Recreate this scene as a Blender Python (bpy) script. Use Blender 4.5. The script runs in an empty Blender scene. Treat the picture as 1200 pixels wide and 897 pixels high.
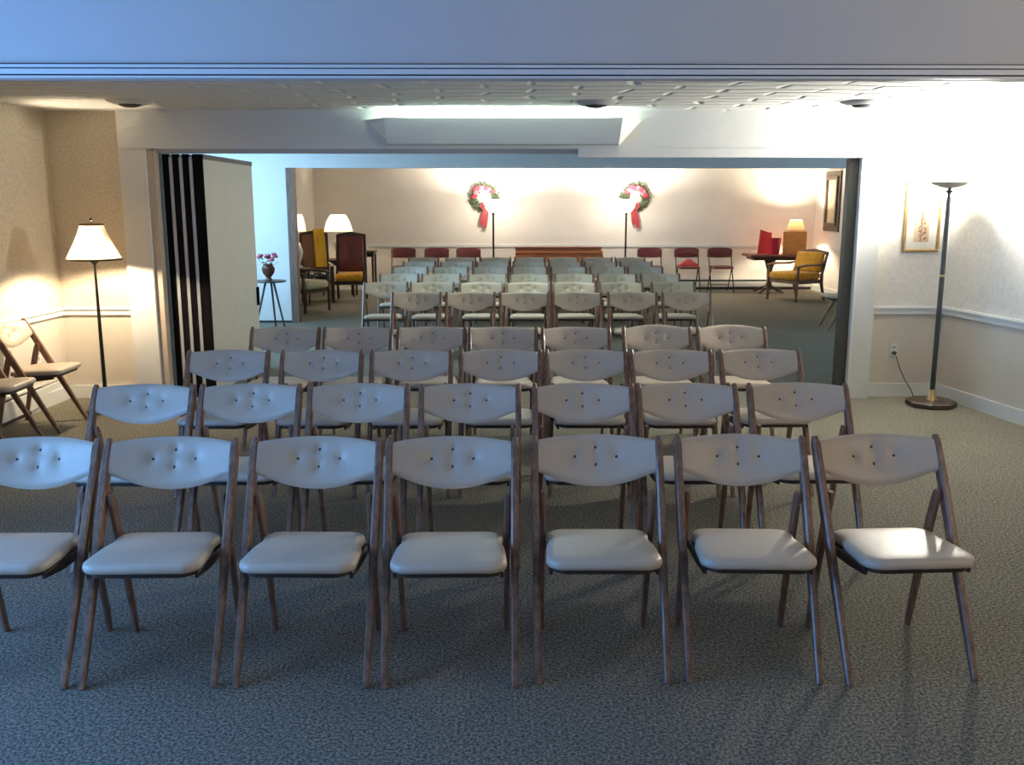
import bpy, math, random
from mathutils import Vector, Matrix
random.seed(7)
SC = bpy.context.scene
COL = SC.collection
PI = math.pi
R = math.radians

# ------------------------------------------------------------------ materials
MATS = {}
def mat(name, col, rough=0.6, metal=0.0, spec=0.5, noise=0.0, nscale=20.0, stretch=(1,1,1),
        bump=0.0, bscale=60.0, sheen=0.0, coat=0.0, col2=None, detail=4.0, ramp=(0.35,0.65)):
    m = bpy.data.materials.new(name); m.use_nodes = True
    nt = m.node_tree; b = nt.nodes['Principled BSDF']
    b.inputs['Base Color'].default_value = (*col, 1)
    b.inputs['Roughness'].default_value = rough
    b.inputs['Metallic'].default_value = metal
    b.inputs['Specular IOR Level'].default_value = spec
    b.inputs['Sheen Weight'].default_value = sheen
    b.inputs['Coat Weight'].default_value = coat
    if noise > 0 or col2 or bump > 0:
        tc = nt.nodes.new('ShaderNodeTexCoord')
        mp = nt.nodes.new('ShaderNodeMapping'); mp.inputs['Scale'].default_value = stretch
        nt.links.new(tc.outputs['Object'], mp.inputs['Vector'])
    if noise > 0 or col2:
        n = nt.nodes.new('ShaderNodeTexNoise'); n.inputs['Scale'].default_value = nscale
        n.inputs['Detail'].default_value = detail
        nt.links.new(mp.outputs['Vector'], n.inputs['Vector'])
        r = nt.nodes.new('ShaderNodeValToRGB')
        a = col; c2 = col2 or tuple(c*(1-noise) for c in col)
        r.color_ramp.elements[0].position = ramp[0]; r.color_ramp.elements[1].position = ramp[1]
        r.color_ramp.elements[0].color = (*c2, 1); r.color_ramp.elements[1].color = (*a, 1)
        nt.links.new(n.outputs['Fac'], r.inputs['Fac'])
        nt.links.new(r.outputs['Color'], b.inputs['Base Color'])
    if bump > 0:
        n2 = nt.nodes.new('ShaderNodeTexNoise'); n2.inputs['Scale'].default_value = bscale
        n2.inputs['Detail'].default_value = 3
        nt.links.new(mp.outputs['Vector'], n2.inputs['Vector'])
        bp = nt.nodes.new('ShaderNodeBump'); bp.inputs['Strength'].default_value = bump
        bp.inputs['Distance'].default_value = 0.01
        nt.links.new(n2.outputs['Fac'], bp.inputs['Height'])
        nt.links.new(bp.outputs['Normal'], b.inputs['Normal'])
    MATS[name] = m
    return m

def emat(name, col, strength):
    m = bpy.data.materials.new(name); m.use_nodes = True
    b = m.node_tree.nodes['Principled BSDF']
    b.inputs['Base Color'].default_value = (*[min(1, c) for c in col], 1)
    b.inputs['Emission Color'].default_value = (*col, 1)
    b.inputs['Emission Strength'].default_value = strength
    MATS[name] = m
    return m

def shade_mat(name, col, trans):
    m = bpy.data.materials.new(name); m.use_nodes = True
    nt = m.node_tree
    nt.nodes.remove(nt.nodes['Principled BSDF'])
    out = nt.nodes['Material Output']
    d = nt.nodes.new('ShaderNodeBsdfDiffuse'); d.inputs['Color'].default_value = (*col, 1)
    t = nt.nodes.new('ShaderNodeBsdfTranslucent'); t.inputs['Color'].default_value = (*col, 1)
    x = nt.nodes.new('ShaderNodeMixShader'); x.inputs['Fac'].default_value = trans
    nt.links.new(d.outputs[0], x.inputs[1]); nt.links.new(t.outputs[0], x.inputs[2])
    nt.links.new(x.outputs[0], out.inputs['Surface'])
    MATS[name] = m
    return m

VINYL = mat('cream_vinyl', (0.53, 0.45, 0.35), rough=0.42, spec=0.42, noise=0.10, nscale=5, bump=0.05, bscale=30)
WOOD = mat('walnut_wood', (0.25, 0.135, 0.085), rough=0.38, noise=0.5, nscale=9, stretch=(6, 6, 0.8), coat=0.15)
DARKW = mat('dark_wood', (0.055, 0.032, 0.022), rough=0.45, noise=0.4, nscale=10, stretch=(5, 1, 5))
BUTTON = mat('button_dark', (0.05, 0.03, 0.02), rough=0.5)
CARPET = None
PLASTER = mat('painted_plaster', (0.68, 0.69, 0.67), rough=0.7, noise=0.04, nscale=3, bump=0.05, bscale=80)
TRIMW = mat('trim_white', (0.70, 0.71, 0.69), rough=0.5)
TRACKG = mat('track_grey', (0.42, 0.43, 0.43), rough=0.5)
GROOVE = mat('groove_dark', (0.03, 0.03, 0.033), rough=0.7)
WAINS = mat('wainscot_panel', (0.60, 0.55, 0.47), rough=0.6, noise=0.05, nscale=4)
PAPER = mat('wallpaper', (0.70, 0.62, 0.50), rough=0.65, col2=(0.52, 0.46, 0.36), nscale=55, detail=8, bump=0.25, bscale=90, ramp=(0.3, 0.7))
PAPERP = mat('wallpaper_pale', (0.80, 0.77, 0.71), rough=0.65, col2=(0.70, 0.67, 0.61), nscale=26, detail=8, bump=0.25, bscale=70, ramp=(0.3, 0.7))
FARW = mat('far_wall_paint', (0.78, 0.73, 0.67), rough=0.75, noise=0.06, nscale=2.5)
JAMBW = mat('jamb_brown_wood', (0.20, 0.12, 0.08), rough=0.5, noise=0.35, nscale=8, stretch=(6, 6, 0.7))
JAMBG = mat('jamb_dark_metal', (0.045, 0.048, 0.045), rough=0.5, metal=0.2)
PANELB = mat('partition_vinyl', (0.55, 0.53, 0.46), rough=0.6, noise=0.05, nscale=6)
SEAL = mat('seal_black', (0.006, 0.006, 0.007), rough=0.9, spec=0.05)
SEALG = mat('seal_aluminium', (0.45, 0.47, 0.48), rough=0.45, metal=0.3)
BRASS = mat('brass', (0.65, 0.48, 0.22), rough=0.28, metal=1.0)
BLACKM = mat('dark_metal', (0.035, 0.03, 0.028), rough=0.4, metal=0.6)
TEALM = mat('dark_pole', (0.045, 0.05, 0.05), rough=0.35, metal=0.4)
WHITEP = mat('white_plastic', (0.70, 0.70, 0.67), rough=0.4)
GOLD = mat('gilt_frame', (0.30, 0.20, 0.075), rough=0.45, metal=0.2, noise=0.3, nscale=12)
MATB = mat('mat_board', (0.80, 0.76, 0.68), rough=0.8)
MAROON = mat('maroon_vinyl', (0.13, 0.028, 0.028), rough=0.5, noise=0.2, nscale=8)
YELLOW = mat('yellow_fabric', (0.75, 0.37, 0.02), rough=0.85, noise=0.25, nscale=14, sheen=0.2)
CREAMF = mat('cream_fabric', (0.68, 0.60, 0.40), rough=0.9, noise=0.1)
REDB = mat('red_card', (0.50, 0.05, 0.06), rough=0.6)
REDG = mat('red_glass', (0.55, 0.02, 0.05), rough=0.25, coat=0.4)
ORANGE = mat('orange_wood', (0.78, 0.33, 0.08), rough=0.5, noise=0.25, nscale=6, stretch=(1, 1, 5))
BENCHW = mat('bench_wood', (0.34, 0.14, 0.055), rough=0.45, noise=0.3, nscale=6, stretch=(0.6, 5, 5))
BENCHT = mat('bench_rail', (0.16, 0.05, 0.03), rough=0.4, noise=0.3, nscale=6, stretch=(0.6, 5, 5))
GREENL = mat('wreath_leaf', (0.05, 0.075, 0.03), rough=0.7, noise=0.4, nscale=25)
ROSE = mat('rose_petal', (0.38, 0.03, 0.06), rough=0.7, noise=0.3, nscale=30)
PINK = mat('pink_petal', (0.52, 0.12, 0.17), rough=0.7, noise=0.3, nscale=40)
RIBBON = mat('ribbon_red', (0.24, 0.02, 0.028), rough=0.55, sheen=0.3)
PLAIDD = None
VASE = mat('vase_brown', (0.09, 0.035, 0.02), rough=0.3, coat=0.3)
PICD = mat('picture_brown_frame', (0.10, 0.075, 0.05), rough=0.5, noise=0.3, nscale=14)
CORD = mat('cord_black', (0.03, 0.03, 0.03), rough=0.5)
SHADE = shade_mat('shade_cream', (0.74, 0.58, 0.40), 0.17)
SHADEW = shade_mat('shade_white', (0.90, 0.80, 0.62), 0.55)
SHADET = shade_mat('shade_tan', (0.42, 0.27, 0.13), 0.02)
BOWL = shade_mat('bowl_grey', (0.40, 0.37, 0.33), 0.0)
GLASSW = shade_mat('frosted_glass', (0.97, 0.94, 0.88), 0.8)
def add_clear(m, f):
    nt = m.node_tree; out = nt.nodes['Material Output']; src = out.inputs['Surface'].links[0].from_socket
    t = nt.nodes.new('ShaderNodeBsdfTransparent'); x = nt.nodes.new('ShaderNodeMixShader'); x.inputs['Fac'].default_value = f
    nt.links.new(src, x.inputs[1]); nt.links.new(t.outputs[0], x.inputs[2]); nt.links.new(x.outputs[0], out.inputs['Surface'])
add_clear(GLASSW, 0.35)
BULB = emat('bulb', (1.0, 0.80, 0.50), 25.0)
TUBE = emat('fluorescent_tube', (0.72, 1.0, 0.86), 14.0)
DIFFU = emat('light_diffuser', (0.80, 1.0, 0.88), 3.0)

def carpet():
    m = bpy.data.materials.new('carpet'); m.use_nodes = True
    nt = m.node_tree; b = nt.nodes['Principled BSDF']
    b.inputs['Roughness'].default_value = 0.95; b.inputs['Specular IOR Level'].default_value = 0.15
    tc = nt.nodes.new('ShaderNodeTexCoord')
    n = nt.nodes.new('ShaderNodeTexNoise'); n.inputs['Scale'].default_value = 95; n.inputs['Detail'].default_value = 4
    n.inputs['Roughness'].default_value = 0.75
    nt.links.new(tc.outputs['Object'], n.inputs['Vector'])
    r = nt.nodes.new('ShaderNodeValToRGB')
    r.color_ramp.elements[0].position = 0.42; r.color_ramp.elements[1].position = 0.60
    r.color_ramp.elements[0].color = (0.085, 0.082, 0.068, 1); r.color_ramp.elements[1].color = (0.37, 0.345, 0.27, 1)
    nt.links.new(n.outputs['Fac'], r.inputs['Fac'])
    n3 = nt.nodes.new('ShaderNodeTexNoise'); n3.inputs['Scale'].default_value = 1.6; n3.inputs['Detail'].default_value = 3
    nt.links.new(tc.outputs['Object'], n3.inputs['Vector'])
    r3 = nt.nodes.new('ShaderNodeValToRGB')
    r3.color_ramp.elements[0].color = (0.86, 0.86, 0.86, 1); r3.color_ramp.elements[1].color = (1.08, 1.08, 1.08, 1)
    nt.links.new(n3.outputs['Fac'], r3.inputs['Fac'])
    mx = nt.nodes.new('ShaderNodeMixRGB'); mx.blend_type = 'MULTIPLY'; mx.inputs['Fac'].default_value = 1
    nt.links.new(r.outputs['Color'], mx.inputs['Color1']); nt.links.new(r3.outputs['Color'], mx.inputs['Color2'])
    nt.links.new(mx.outputs['Color'], b.inputs['Base Color'])
    bp = nt.nodes.new('ShaderNodeBump'); bp.inputs['Strength'].default_value = 0.8; bp.inputs['Distance'].default_value = 0.012
    nt.links.new(n.outputs['Fac'], bp.inputs['Height']); nt.links.new(bp.outputs['Normal'], b.inputs['Normal'])
    return m
CARPET = carpet()

def ceiling_mat():
    m = bpy.data.materials.new('ceiling_tile'); m.use_nodes = True
    nt = m.node_tree; b = nt.nodes['Principled BSDF']
    b.inputs['Base Color'].default_value = (0.66, 0.67, 0.66, 1); b.inputs['Roughness'].default_value = 0.8
    tc = nt.nodes.new('ShaderNodeTexCoord')
    nz = nt.nodes.new('ShaderNodeTexNoise'); nz.inputs['Scale'].default_value = 1.3
    nt.links.new(tc.outputs['Object'], nz.inputs['Vector'])
    mx = nt.nodes.new('ShaderNodeMixRGB'); mx.inputs['Fac'].default_value = 0.2
    nt.links.new(tc.outputs['Object'], mx.inputs['Color1']); nt.links.new(nz.outputs['Color'], mx.inputs['Color2'])
    br = nt.nodes.new('ShaderNodeTexBrick')
    br.inputs['Scale'].default_value = 1.0; br.inputs['Brick Width'].default_value = 0.50; br.inputs['Row Height'].default_value = 0.16
    br.inputs['Mortar Size'].default_value = 0.03; br.inputs['Mortar Smooth'].default_value = 1.0
    br.inputs['Color1'].default_value = (1, 1, 1, 1); br.inputs['Color2'].default_value = (0.82, 0.82, 0.82, 1)
    br.inputs['Mortar'].default_value = (0.1, 0.1, 0.1, 1)
    nt.links.new(mx.outputs['Color'], br.inputs['Vector'])
    bp = nt.nodes.new('ShaderNodeBump'); bp.inputs['Strength'].default_value = 0.8; bp.inputs['Distance'].default_value = 0.03
    nt.links.new(br.outputs['Color'], bp.inputs['Height']); nt.links.new(bp.outputs['Normal'], b.inputs['Normal'])
    return m
CEIL = ceiling_mat()

def plaid_mat():
    m = bpy.data.materials.new('floral_cloth'); m.use_nodes = True
    nt = m.node_tree; b = nt.nodes['Principled BSDF']; b.inputs['Roughness'].default_value = 0.85
    tc = nt.nodes.new('ShaderNodeTexCoord')
    v = nt.nodes.new('ShaderNodeTexVoronoi'); v.inputs['Scale'].default_value = 14
    nt.links.new(tc.outputs['Object'], v.inputs['Vector'])
    r = nt.nodes.new('ShaderNodeValToRGB')
    r.color_ramp.elements[0].position = 0.2; r.color_ramp.elements[0].color = (0.6, 0.58, 0.52, 1)
    r.color_ramp.elements[1].position = 0.5; r.color_ramp.elements[1].color = (0.03, 0.035, 0.04, 1)
    nt.links.new(v.outputs['Distance'], r.inputs['Fac']); nt.links.new(r.outputs['Color'], b.inputs['Base Color'])
    return m
PLAIDD = plaid_mat()

def botanical_mat():
    m = bpy.data.materials.new('sepia_print'); m.use_nodes = True
    nt = m.node_tree; b = nt.nodes['Principled BSDF']; b.inputs['Roughness'].default_value = 0.7
    tc = nt.nodes.new('ShaderNodeTexCoord')
    n = nt.nodes.new('ShaderNodeTexNoise'); n.inputs['Scale'].default_value = 9
    nt.links.new(tc.outputs['Object'], n.inputs['Vector'])
    r = nt.nodes.new('ShaderNodeValToRGB')
    r.color_ramp.elements[0].position = 0.3; r.color_ramp.elements[0].color = (0.45, 0.30, 0.20, 1)
    r.color_ramp.elements[1].position = 0.65; r.color_ramp.elements[1].color = (0.62, 0.46, 0.33, 1)
    nt.links.new(n.outputs['Fac'], r.inputs['Fac']); nt.links.new(r.outputs['Color'], b.inputs['Base Color'])
    return m
PRINT = botanical_mat()
INK = mat('sepia_ink', (0.17, 0.09, 0.06), rough=0.8)

# ------------------------------------------------------------------ mesh builder
class MB:
    def __init__(s): s.v = []; s.f = []
    def add(s, vs, fs):
        o = len(s.v); s.v += [tuple(v) for v in vs]; s.f += [tuple(i+o for i in f) for f in fs]; return s
    def box(s, x0, x1, y0, y1, z0, z1, bev=0.0):
        if bev <= 0:
            vs = [(x, y, z) for z in (z0, z1) for y in (y0, y1) for x in (x0, x1)]
            fs = [(0,2,3,1), (4,5,7,6), (0,1,5,4), (2,6,7,3), (0,4,6,2), (1,3,7,5)]
            return s.add(vs, fs)
        b = min(bev, (x1-x0)*.49, (y1-y0)*.49, (z1-z0)*.49)
        def ring(i, z):
            X0, X1, Y0, Y1 = x0+i, x1-i, y0+i, y1-i
            c = b if i == 0 else b*0.6
            return [(X0+c,Y0,z),(X1-c,Y0,z),(X1,Y0+c,z),(X1,Y1-c,z),(X1-c,Y1,z),(X0+c,Y1,z),(X0,Y1-c,z),(X0,Y0+c,z)]
        return s.rings([ring(b, z0), ring(0, z0+b), ring(0, z1-b), ring(b, z1)])
    def rings(s, rs, cap=True, closed=True):
        n = len(rs[0]); vs = [p for r in rs for p in r]; fs = []
        for k in range(len(rs)-1):
            for i in range(n if closed else n-1):
                j = (i+1) % n
                fs.append((k*n+i, k*n+j, (k+1)*n+j, (k+1)*n+i))
        if cap:
            fs.append(tuple(reversed(range(n)))); fs.append(tuple((len(rs)-1)*n+i for i in range(n)))
        return s.add(vs, fs)
    def bar(s, pts, half, lat=(1,0,0), ch=0.45):
        """swept rounded bar: half = list of (half width along lat, half depth)"""
        pts = [Vector(p) for p in pts]; lat = Vector(lat).normalized(); rs = []
        for k, p in enumerate(pts):
            t = (pts[min(k+1, len(pts)-1)] - pts[max(k-1, 0)]).normalized()
            a = (lat - t*lat.dot(t)).normalized(); d = t.cross(a)
            w, h = half[k]; c = ch*min(w, h)
            q = [(w,-h+c),(w,h-c),(w-c,h),(-w+c,h),(-w,h-c),(-w,-h+c),(-w+c,-h),(w-c,-h)]
            rs.append([p + a*x + d*y for x, y in q])
        return s.rings(rs)
    def tube(s, pts, r, n=8):
        pts = [Vector(p) for p in pts]; rs = []
        rr = r if isinstance(r, (list, tuple)) else [r]*len(pts)
        ref = None
        for k, p in enumerate(pts):
            t = (pts[min(k+1, len(pts)-1)] - pts[max(k-1, 0)]).normalized()
            if ref is None:
                ref = Vector((1,0,0)) if abs(t.x) < .9 else Vector((0,1,0))
            a = (ref - t*ref.dot(t)).normalized(); ref = a; b = t.cross(a)
            rs.append([p + (a*math.cos(2*PI*i/n) + b*math.sin(2*PI*i/n))*rr[k] for i in range(n)])
        return s.rings(rs)
    def lathe(s, prof, c=(0,0,0), n=24, cap=True, rot=0.0, sq=None):
        rs = [[(c[0]+r*math.cos(2*PI*i/n+rot), c[1]+r*math.sin(2*PI*i/n+rot), c[2]+z) for i in range(n)] for r, z in prof]
        return s.rings(rs, cap=cap)
    def prism(s, outline, z0, z1):
        return s.rings([[(x, y, z0) for x, y in outline], [(x, y, z1) for x, y in outline]])
    def prism_xz(s, outline, y0, y1):
        return s.rings([[(x, y0, z) for x, z in outline], [(x, y1, z) for x, z in outline]])
    def xf(s, M):
        s.v = [tuple(M @ Vector(v)) for v in s.v]; return s
    def build(s, name, m, parent=None, smooth=False, angle=40, loc=None):
        me = bpy.data.meshes.new(name); me.from_pydata(s.v, [], s.f)
        import bmesh
        bm = bmesh.new(); bm.from_mesh(me); bmesh.ops.recalc_face_normals(bm, faces=bm.faces); bm.to_mesh(me); bm.free()
        for mm in (m if isinstance(m, list) else [m]): me.materials.append(mm)
        if smooth:
            for p in me.polygons: p.use_smooth = True
            try: me.set_sharp_from_angle(angle=R(angle))
            except Exception: pass
        o = bpy.data.objects.new(name, me); COL.objects.link(o)
        if parent is not None: o.parent = parent
        if loc is not None: o.location = loc
        return o

def tag(o, label, cat, group=None, kind=None):
    o['label'] = label; o['category'] = cat
    if group: o['group'] = group
    if kind: o['kind'] = kind
    return o
def thing(name, label, cat, loc=(0,0,0), rz=0.0, group=None):
    o = bpy.data.objects.new(name, None); o.empty_display_size = 0.1; COL.objects.link(o)
    o.location = loc; o.rotation_euler = (0, 0, rz)
    return tag(o, label, cat, group)
def struct(name, mb, m, label=None, parent=None, smooth=False):
    o = mb.build(name, m, parent, smooth)
    if parent is None:
        o['kind'] = 'structure'; o['category'] = name.split('_')[0]
        if label: o['label'] = label
    return o
def copy_thing(root, loc, rz, label, group=None):
    r = root.copy(); COL.objects.link(r); r.location = loc; r.rotation_euler = (0, 0, rz)
    r['label'] = label
    if group: r['group'] = group
    for ch in list(root.children):
        c = ch.copy(); COL.objects.link(c); c.parent = r
        for g in list(ch.children):
            d = g.copy(); COL.objects.link(d); d.parent = c
    return r
def lamp(name, typ, loc, energy, col, radius=0.05, rot=None, size=None):
    l = bpy.data.lights.new(name, typ); l.energy = energy; l.color = col
    if typ == 'POINT': l.shadow_soft_size = radius
    if typ == 'SPOT': l.shadow_soft_size = radius
    if typ == 'AREA':
        l.shape = 'RECTANGLE'; l.size, l.size_y = size
    o = bpy.data.objects.new(name, l); COL.objects.link(o); o.location = loc
    if rot: o.rotation_euler = rot
    o['kind'] = 'helper'
    return o

# ------------------------------------------------------------------ camera
cam = bpy.data.cameras.new('camera'); co = bpy.data.objects.new('camera', cam); COL.objects.link(co)
cam.sensor_width = 36; cam.lens = 33.0; cam.clip_start = 0.05
co.location = (0, 0, 1.63)
co.rotation_euler = (R(90-10.93), 0, R(-0.52))
SC.camera = co

# ------------------------------------------------------------------ the setting
ZC = 2.34           # ceiling of the rooms beyond the near beam
ZN = 2.60           # ceiling of the near room
YB = 3.75           # near beam
YP = 7.70           # partition face
YW = 7.80           # papered back wall of the middle room
Y2 = 12.80          # second opening
YF = 17.70          # far wall

struct('floor', MB().box(-6.5, 7.5, -3.2, 18.2, -0.1, 0.0), CARPET, 'grey olive carpet floor')
struct('ceiling', MB().box(-6.2, 7.2, YB+0.1, 18.1, ZC, ZC+0.1), CEIL, 'textured tile ceiling beyond the near beam')
struct('ceiling_near', MB().box(-6.2, 7.2, -3.1, YB, ZN, ZN+0.1), PLASTER, 'plain ceiling over the near room')

# near room walls (behind and beside the camera)
def wall_with_window(name, X, y0, y1, zt, wy0, wy1, wz0, wz1, m, th=0.12, sgn=-1):
    a, b = sorted((X, X + sgn*th))
    mb = MB()
    mb.box(a, b, y0, wy0, 0, zt); mb.box(a, b, wy1, y1, 0, zt)
    mb.box(a, b, wy0, wy1, 0, wz0); mb.box(a, b, wy0, wy1, wz1, zt)
    return struct(name, mb, m)
WN = (-3.40, 0.6, 3.5, 0.45, 2.05)
wall_with_window('wall_left_near', WN[0], -3.0, YB+0.1, ZN, WN[1], WN[2], WN[3], WN[4], PLASTER)
struct('wall_right_near', MB().box(5.2, 5.32, -3.0, YB+0.1, 0, ZN), PLASTER)
struct('wall_behind', MB().box(-3.55, 5.4, -3.12, -3.0, 0, ZN), PLASTER)

def window(name, X, y0, y1, z0, z1, n, m, sgn=-1):
    w = bpy.data.objects.new(name, None); COL.objects.link(w); w['kind'] = 'structure'; w['category'] = 'window'
    a, b = sorted((X, X + sgn*0.10))
    mb = MB()
    t = 0.05
    mb.box(a, b, y0, y0+t, z0, z1); mb.box(a, b, y1-t, y1, z0, z1)
    mb.box(a, b, y0+t, y1-t, z0, z0+t); mb.box(a, b, y0+t, y1-t, z1-t, z1)
    for k in range(1, n):
        yy = y0 + (y1-y0)*k/n
        mb.box(a, b, yy-0.02, yy+0.02, z0+t, z1-t)
    mb.build('window_frame', TRIMW, w)
    g = MB().box(X+sgn*0.09, X+sgn*0.094, y0+t, y1-t, z0+t, z1-t)
    g.build('window_pane', m, w)
    return w
PANE = bpy.data.materials.new('window_glass'); PANE.use_nodes = True
pb = PANE.node_tree.nodes['Principled BSDF']
pb.inputs['Base Color'].default_value = (0.9, 0.95, 1, 1); pb.inputs['Transmission Weight'].default_value = 1.0
pb.inputs['Roughness'].default_value = 0.0; pb.inputs['IOR'].default_value = 1.05
window('window_1', *WN, 3, PANE)

# near beam with track grooves
ZB = 2.09
beam = MB()
beam.box(-5.1, 5.3, YB, YB+0.10, ZB+0.005, ZN)
struct('wall_beam', beam, mat('beam_paint', (0.56, 0.56, 0.55), 0.7, noise=0.03, nscale=3), 'painted beam face across the top of the view')
struct('trim_1', MB().box(-5.0, 5.2, YB-0.025, YB, ZB, ZB+0.008), TRIMW)
struct('trim_2', MB().box(-5.0, 5.2, YB-0.022, YB, ZB+0.0145, ZB+0.0335).box(-5.0, 5.2, YB-0.016, YB, ZB+0.039, ZB+0.0505), TRIMW)
struct('trim_3', MB().box(-5.0, 5.2, YB-0.006, YB+0.001, ZB+0.004, ZB+0.0555), GROOVE)
# jambs of the near beam, outside the picture
struct('wall_jamb_left', MB().box(-5.0, -3.30, YB, YB+0.10, 0, ZB+0.005), PLASTER)
struct('wall_jamb_right', MB().box(4.55, 5.3, YB, YB+0.10, 0, ZB+0.005), PLASTER)

# middle room: splayed side walls
RAIL = 0.75
def side_wall(suffix, p0, p1, th, upper, lower):
    """wall from p0 to p1 (both xy of inner face), outward offset th (signed x)"""
    def pr(a, b, z0, z1):
        m = MB(); m.prism([(p0[0]+a, p0[1]), (p1[0]+a, p1[1]), (p1[0]+b, p1[1]), (p0[0]+b, p0[1])], z0, z1); return m
    struct('wall_'+suffix, pr(0, th, RAIL, ZC), upper)
    struct('wall_'+suffix+'_lower', pr(0, th, 0, RAIL), lower)
    s = -1 if th > 0 else 1
    rail = pr(0, s*0.022, RAIL-0.045, RAIL+0.02)
    rail.v += pr(0, s*0.035, RAIL+0.0, RAIL+0.012).v; n = len(rail.v)//2
    rail.f += [tuple(i+n for i in f) for f in pr(0, s*0.035, 0, 1).f]
    struct('trim_rail_'+suffix, rail, TRIMW)
    struct('baseboard_'+suffix, pr(0, s*0.018, 0, 0.11), TRIMW)
LWX0, LWX1 = -3.66, -3.90      # left wall at YW, at the beam
RWX0, RWX1 = 3.68, 4.30
side_wall('left', (LWX1, YB+0.1), (LWX0, YW), -0.12, PAPER, WAINS)
side_wall('right', (RWX1, YB+0.1), (RWX0, YW), 0.12, PAPERP, WAINS)
# papered back walls of the middle room, beside the opening
PL0, PL1 = -3.06, -2.85
PR0, PR1 = 2.90, 3.06
for nm, a, b, up in (('back_left', LWX0-0.1, PL0, PAPER), ('back_right', PR1, RWX0+0.1, PAPERP)):
    struct('wall_'+nm, MB().box(a, b, YW, YW+0.15, RAIL, ZC), up)
    struct('wall_'+nm+'_lower', MB().box(a, b, YW, YW+0.15, 0, RAIL), WAINS)
    a2, b2 = max(a, LWX0), min(b, RWX0)
    struct('trim_rail_'+nm, MB().box(a2, b2, YW-0.022, YW, RAIL-0.045, RAIL+0.02).box(a2, b2, YW-0.035, YW-0.022, RAIL, RAIL+0.012), TRIMW)
    struct('baseboard_'+nm, MB().box(a2, b2, YW-0.018, YW, 0, 0.11), TRIMW)
ZO = 2.045
struct('wall_pilaster_left', MB().box(PL0, PL1, YP, YW+0.15, 0, ZO), PLASTER)
struct('wall_pilaster_right', MB().box(PR0, PR1, YP, YW+0.15, 0, ZO), PLASTER)
struct('wall_header', MB().box(PL0, PR1, YP, YW+0.15, ZO, ZC), PLASTER, 'painted header above the wide opening')
struct('trim_4', MB().box(PL0, PR1, YP-0.008, YP, ZO-0.004, ZO+0.004), TRIMW)
struct('trim_5', MB().box(0.60, PR0+0.01, YP-0.01, YP+0.05, 1.975, ZO-0.004), TRIMW)      # track cover
struct('trim_6', MB().box(PR0-0.02, PR0, YP-0.005, YW+0.15, 0, 1.975), TRIMW)
struct('trim_7', MB().box(2.80, 2.88, YP+0.06, YP+0.14, 0, 1.97), JAMBG)                  # dark strike jamb
struct('trim_8', MB().box(PL1, PL1+0.06, YP+0.03, YW+0.15, 0, ZO-0.01), mat('jamb_beige', (0.50, 0.42, 0.34), 0.6))
struct('trim_9', MB().box(PL1+0.055, PR0-0.02, YP+0.07, YP+0.16, ZO-0.035, ZO), TRACKG)

# third room (between the two openings)
W4 = (-4.48, 9.7, 12.1, 0.9, 2.2)
wall_with_window('wall_left_third', W4[0], YW+0.15, Y2+0.12, ZC, W4[1], W4[2], W4[3], W4[4], PLASTER)
window('window_3', *W4, 2, PANE)
struct('wall_front_third_left', MB().box(-4.6, LWX0-0.02, YW+0.03, YW+0.15, 0, ZC), PLASTER)
struct('wall_front_third_right', MB().box(RWX0+0.02, 6.0, YW+0.03, YW+0.15, 0, ZC), PLASTER)
W3 = (5.9, 8.7, 12.0, 0.12, 2.1)
wall_with_window('wall_right_third', W3[0], YW+0.15, Y2+0.12, ZC, W3[1], W3[2], W3[3], W3[4], PLASTER, sgn=1)
window('window_2', *W3, 3, PANE, sgn=1)
ZO2 = 2.065
struct('wall_second_left', MB().box(-4.6, -2.89, Y2, Y2+0.12, 0, ZC), PLASTER, 'painted wall left of the far opening')
struct('wall_second_right', MB().box(5.1, 6.1, Y2, Y2+0.12, 0, ZC), PLASTER)
struct('wall_second_header', MB().box(-2.89, 5.1, Y2, Y2+0.12, ZO2, ZC), PLASTER)
struct('trim_10', MB().box(-2.89, -2.79, Y2-0.02, Y2+0.14, 0, ZO2), JAMBW)
struct('baseboard_second', MB().box(-4.4, -2.89, Y2-0.015, Y2, 0, 0.03), GROOVE)

# far room
FX0, FX1 = -3.50, 5.80
struct('wall_left_far', MB().box(FX0-0.12, FX0, Y2+0.12, YF+0.12, 0, ZC), FARW)
struct('wall_right_far', MB().box(FX1, FX1+0.12, Y2+0.12, YF+0.12, 0, ZC), FARW)
struct('wall_back', MB().box(FX0, FX1, YF, YF+0.12, 0, ZC), FARW, 'cream far wall')
struct('trim_rail_far', MB().box(FX0, FX1, YF-0.02, YF, 0.79, 0.84), TRIMW)
struct('trim_rail_far_left', MB().box(FX0, FX0+0.02, Y2+0.12, YF-0.02, 0.79, 0.84), TRIMW)
struct('trim_rail_far_right', MB().box(FX1-0.02, FX1, Y2+0.12, YF-0.02, 0.79, 0.84), TRIMW)
struct('baseboard_far', MB().box(FX0, 4.0, YF-0.015, YF, 0, 0.10), TRIMW)
struct('baseboard_far_right', MB().box(FX1-0.015, FX1, Y2+0.12, YF-0.02, 0, 0.10), TRIMW)

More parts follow.
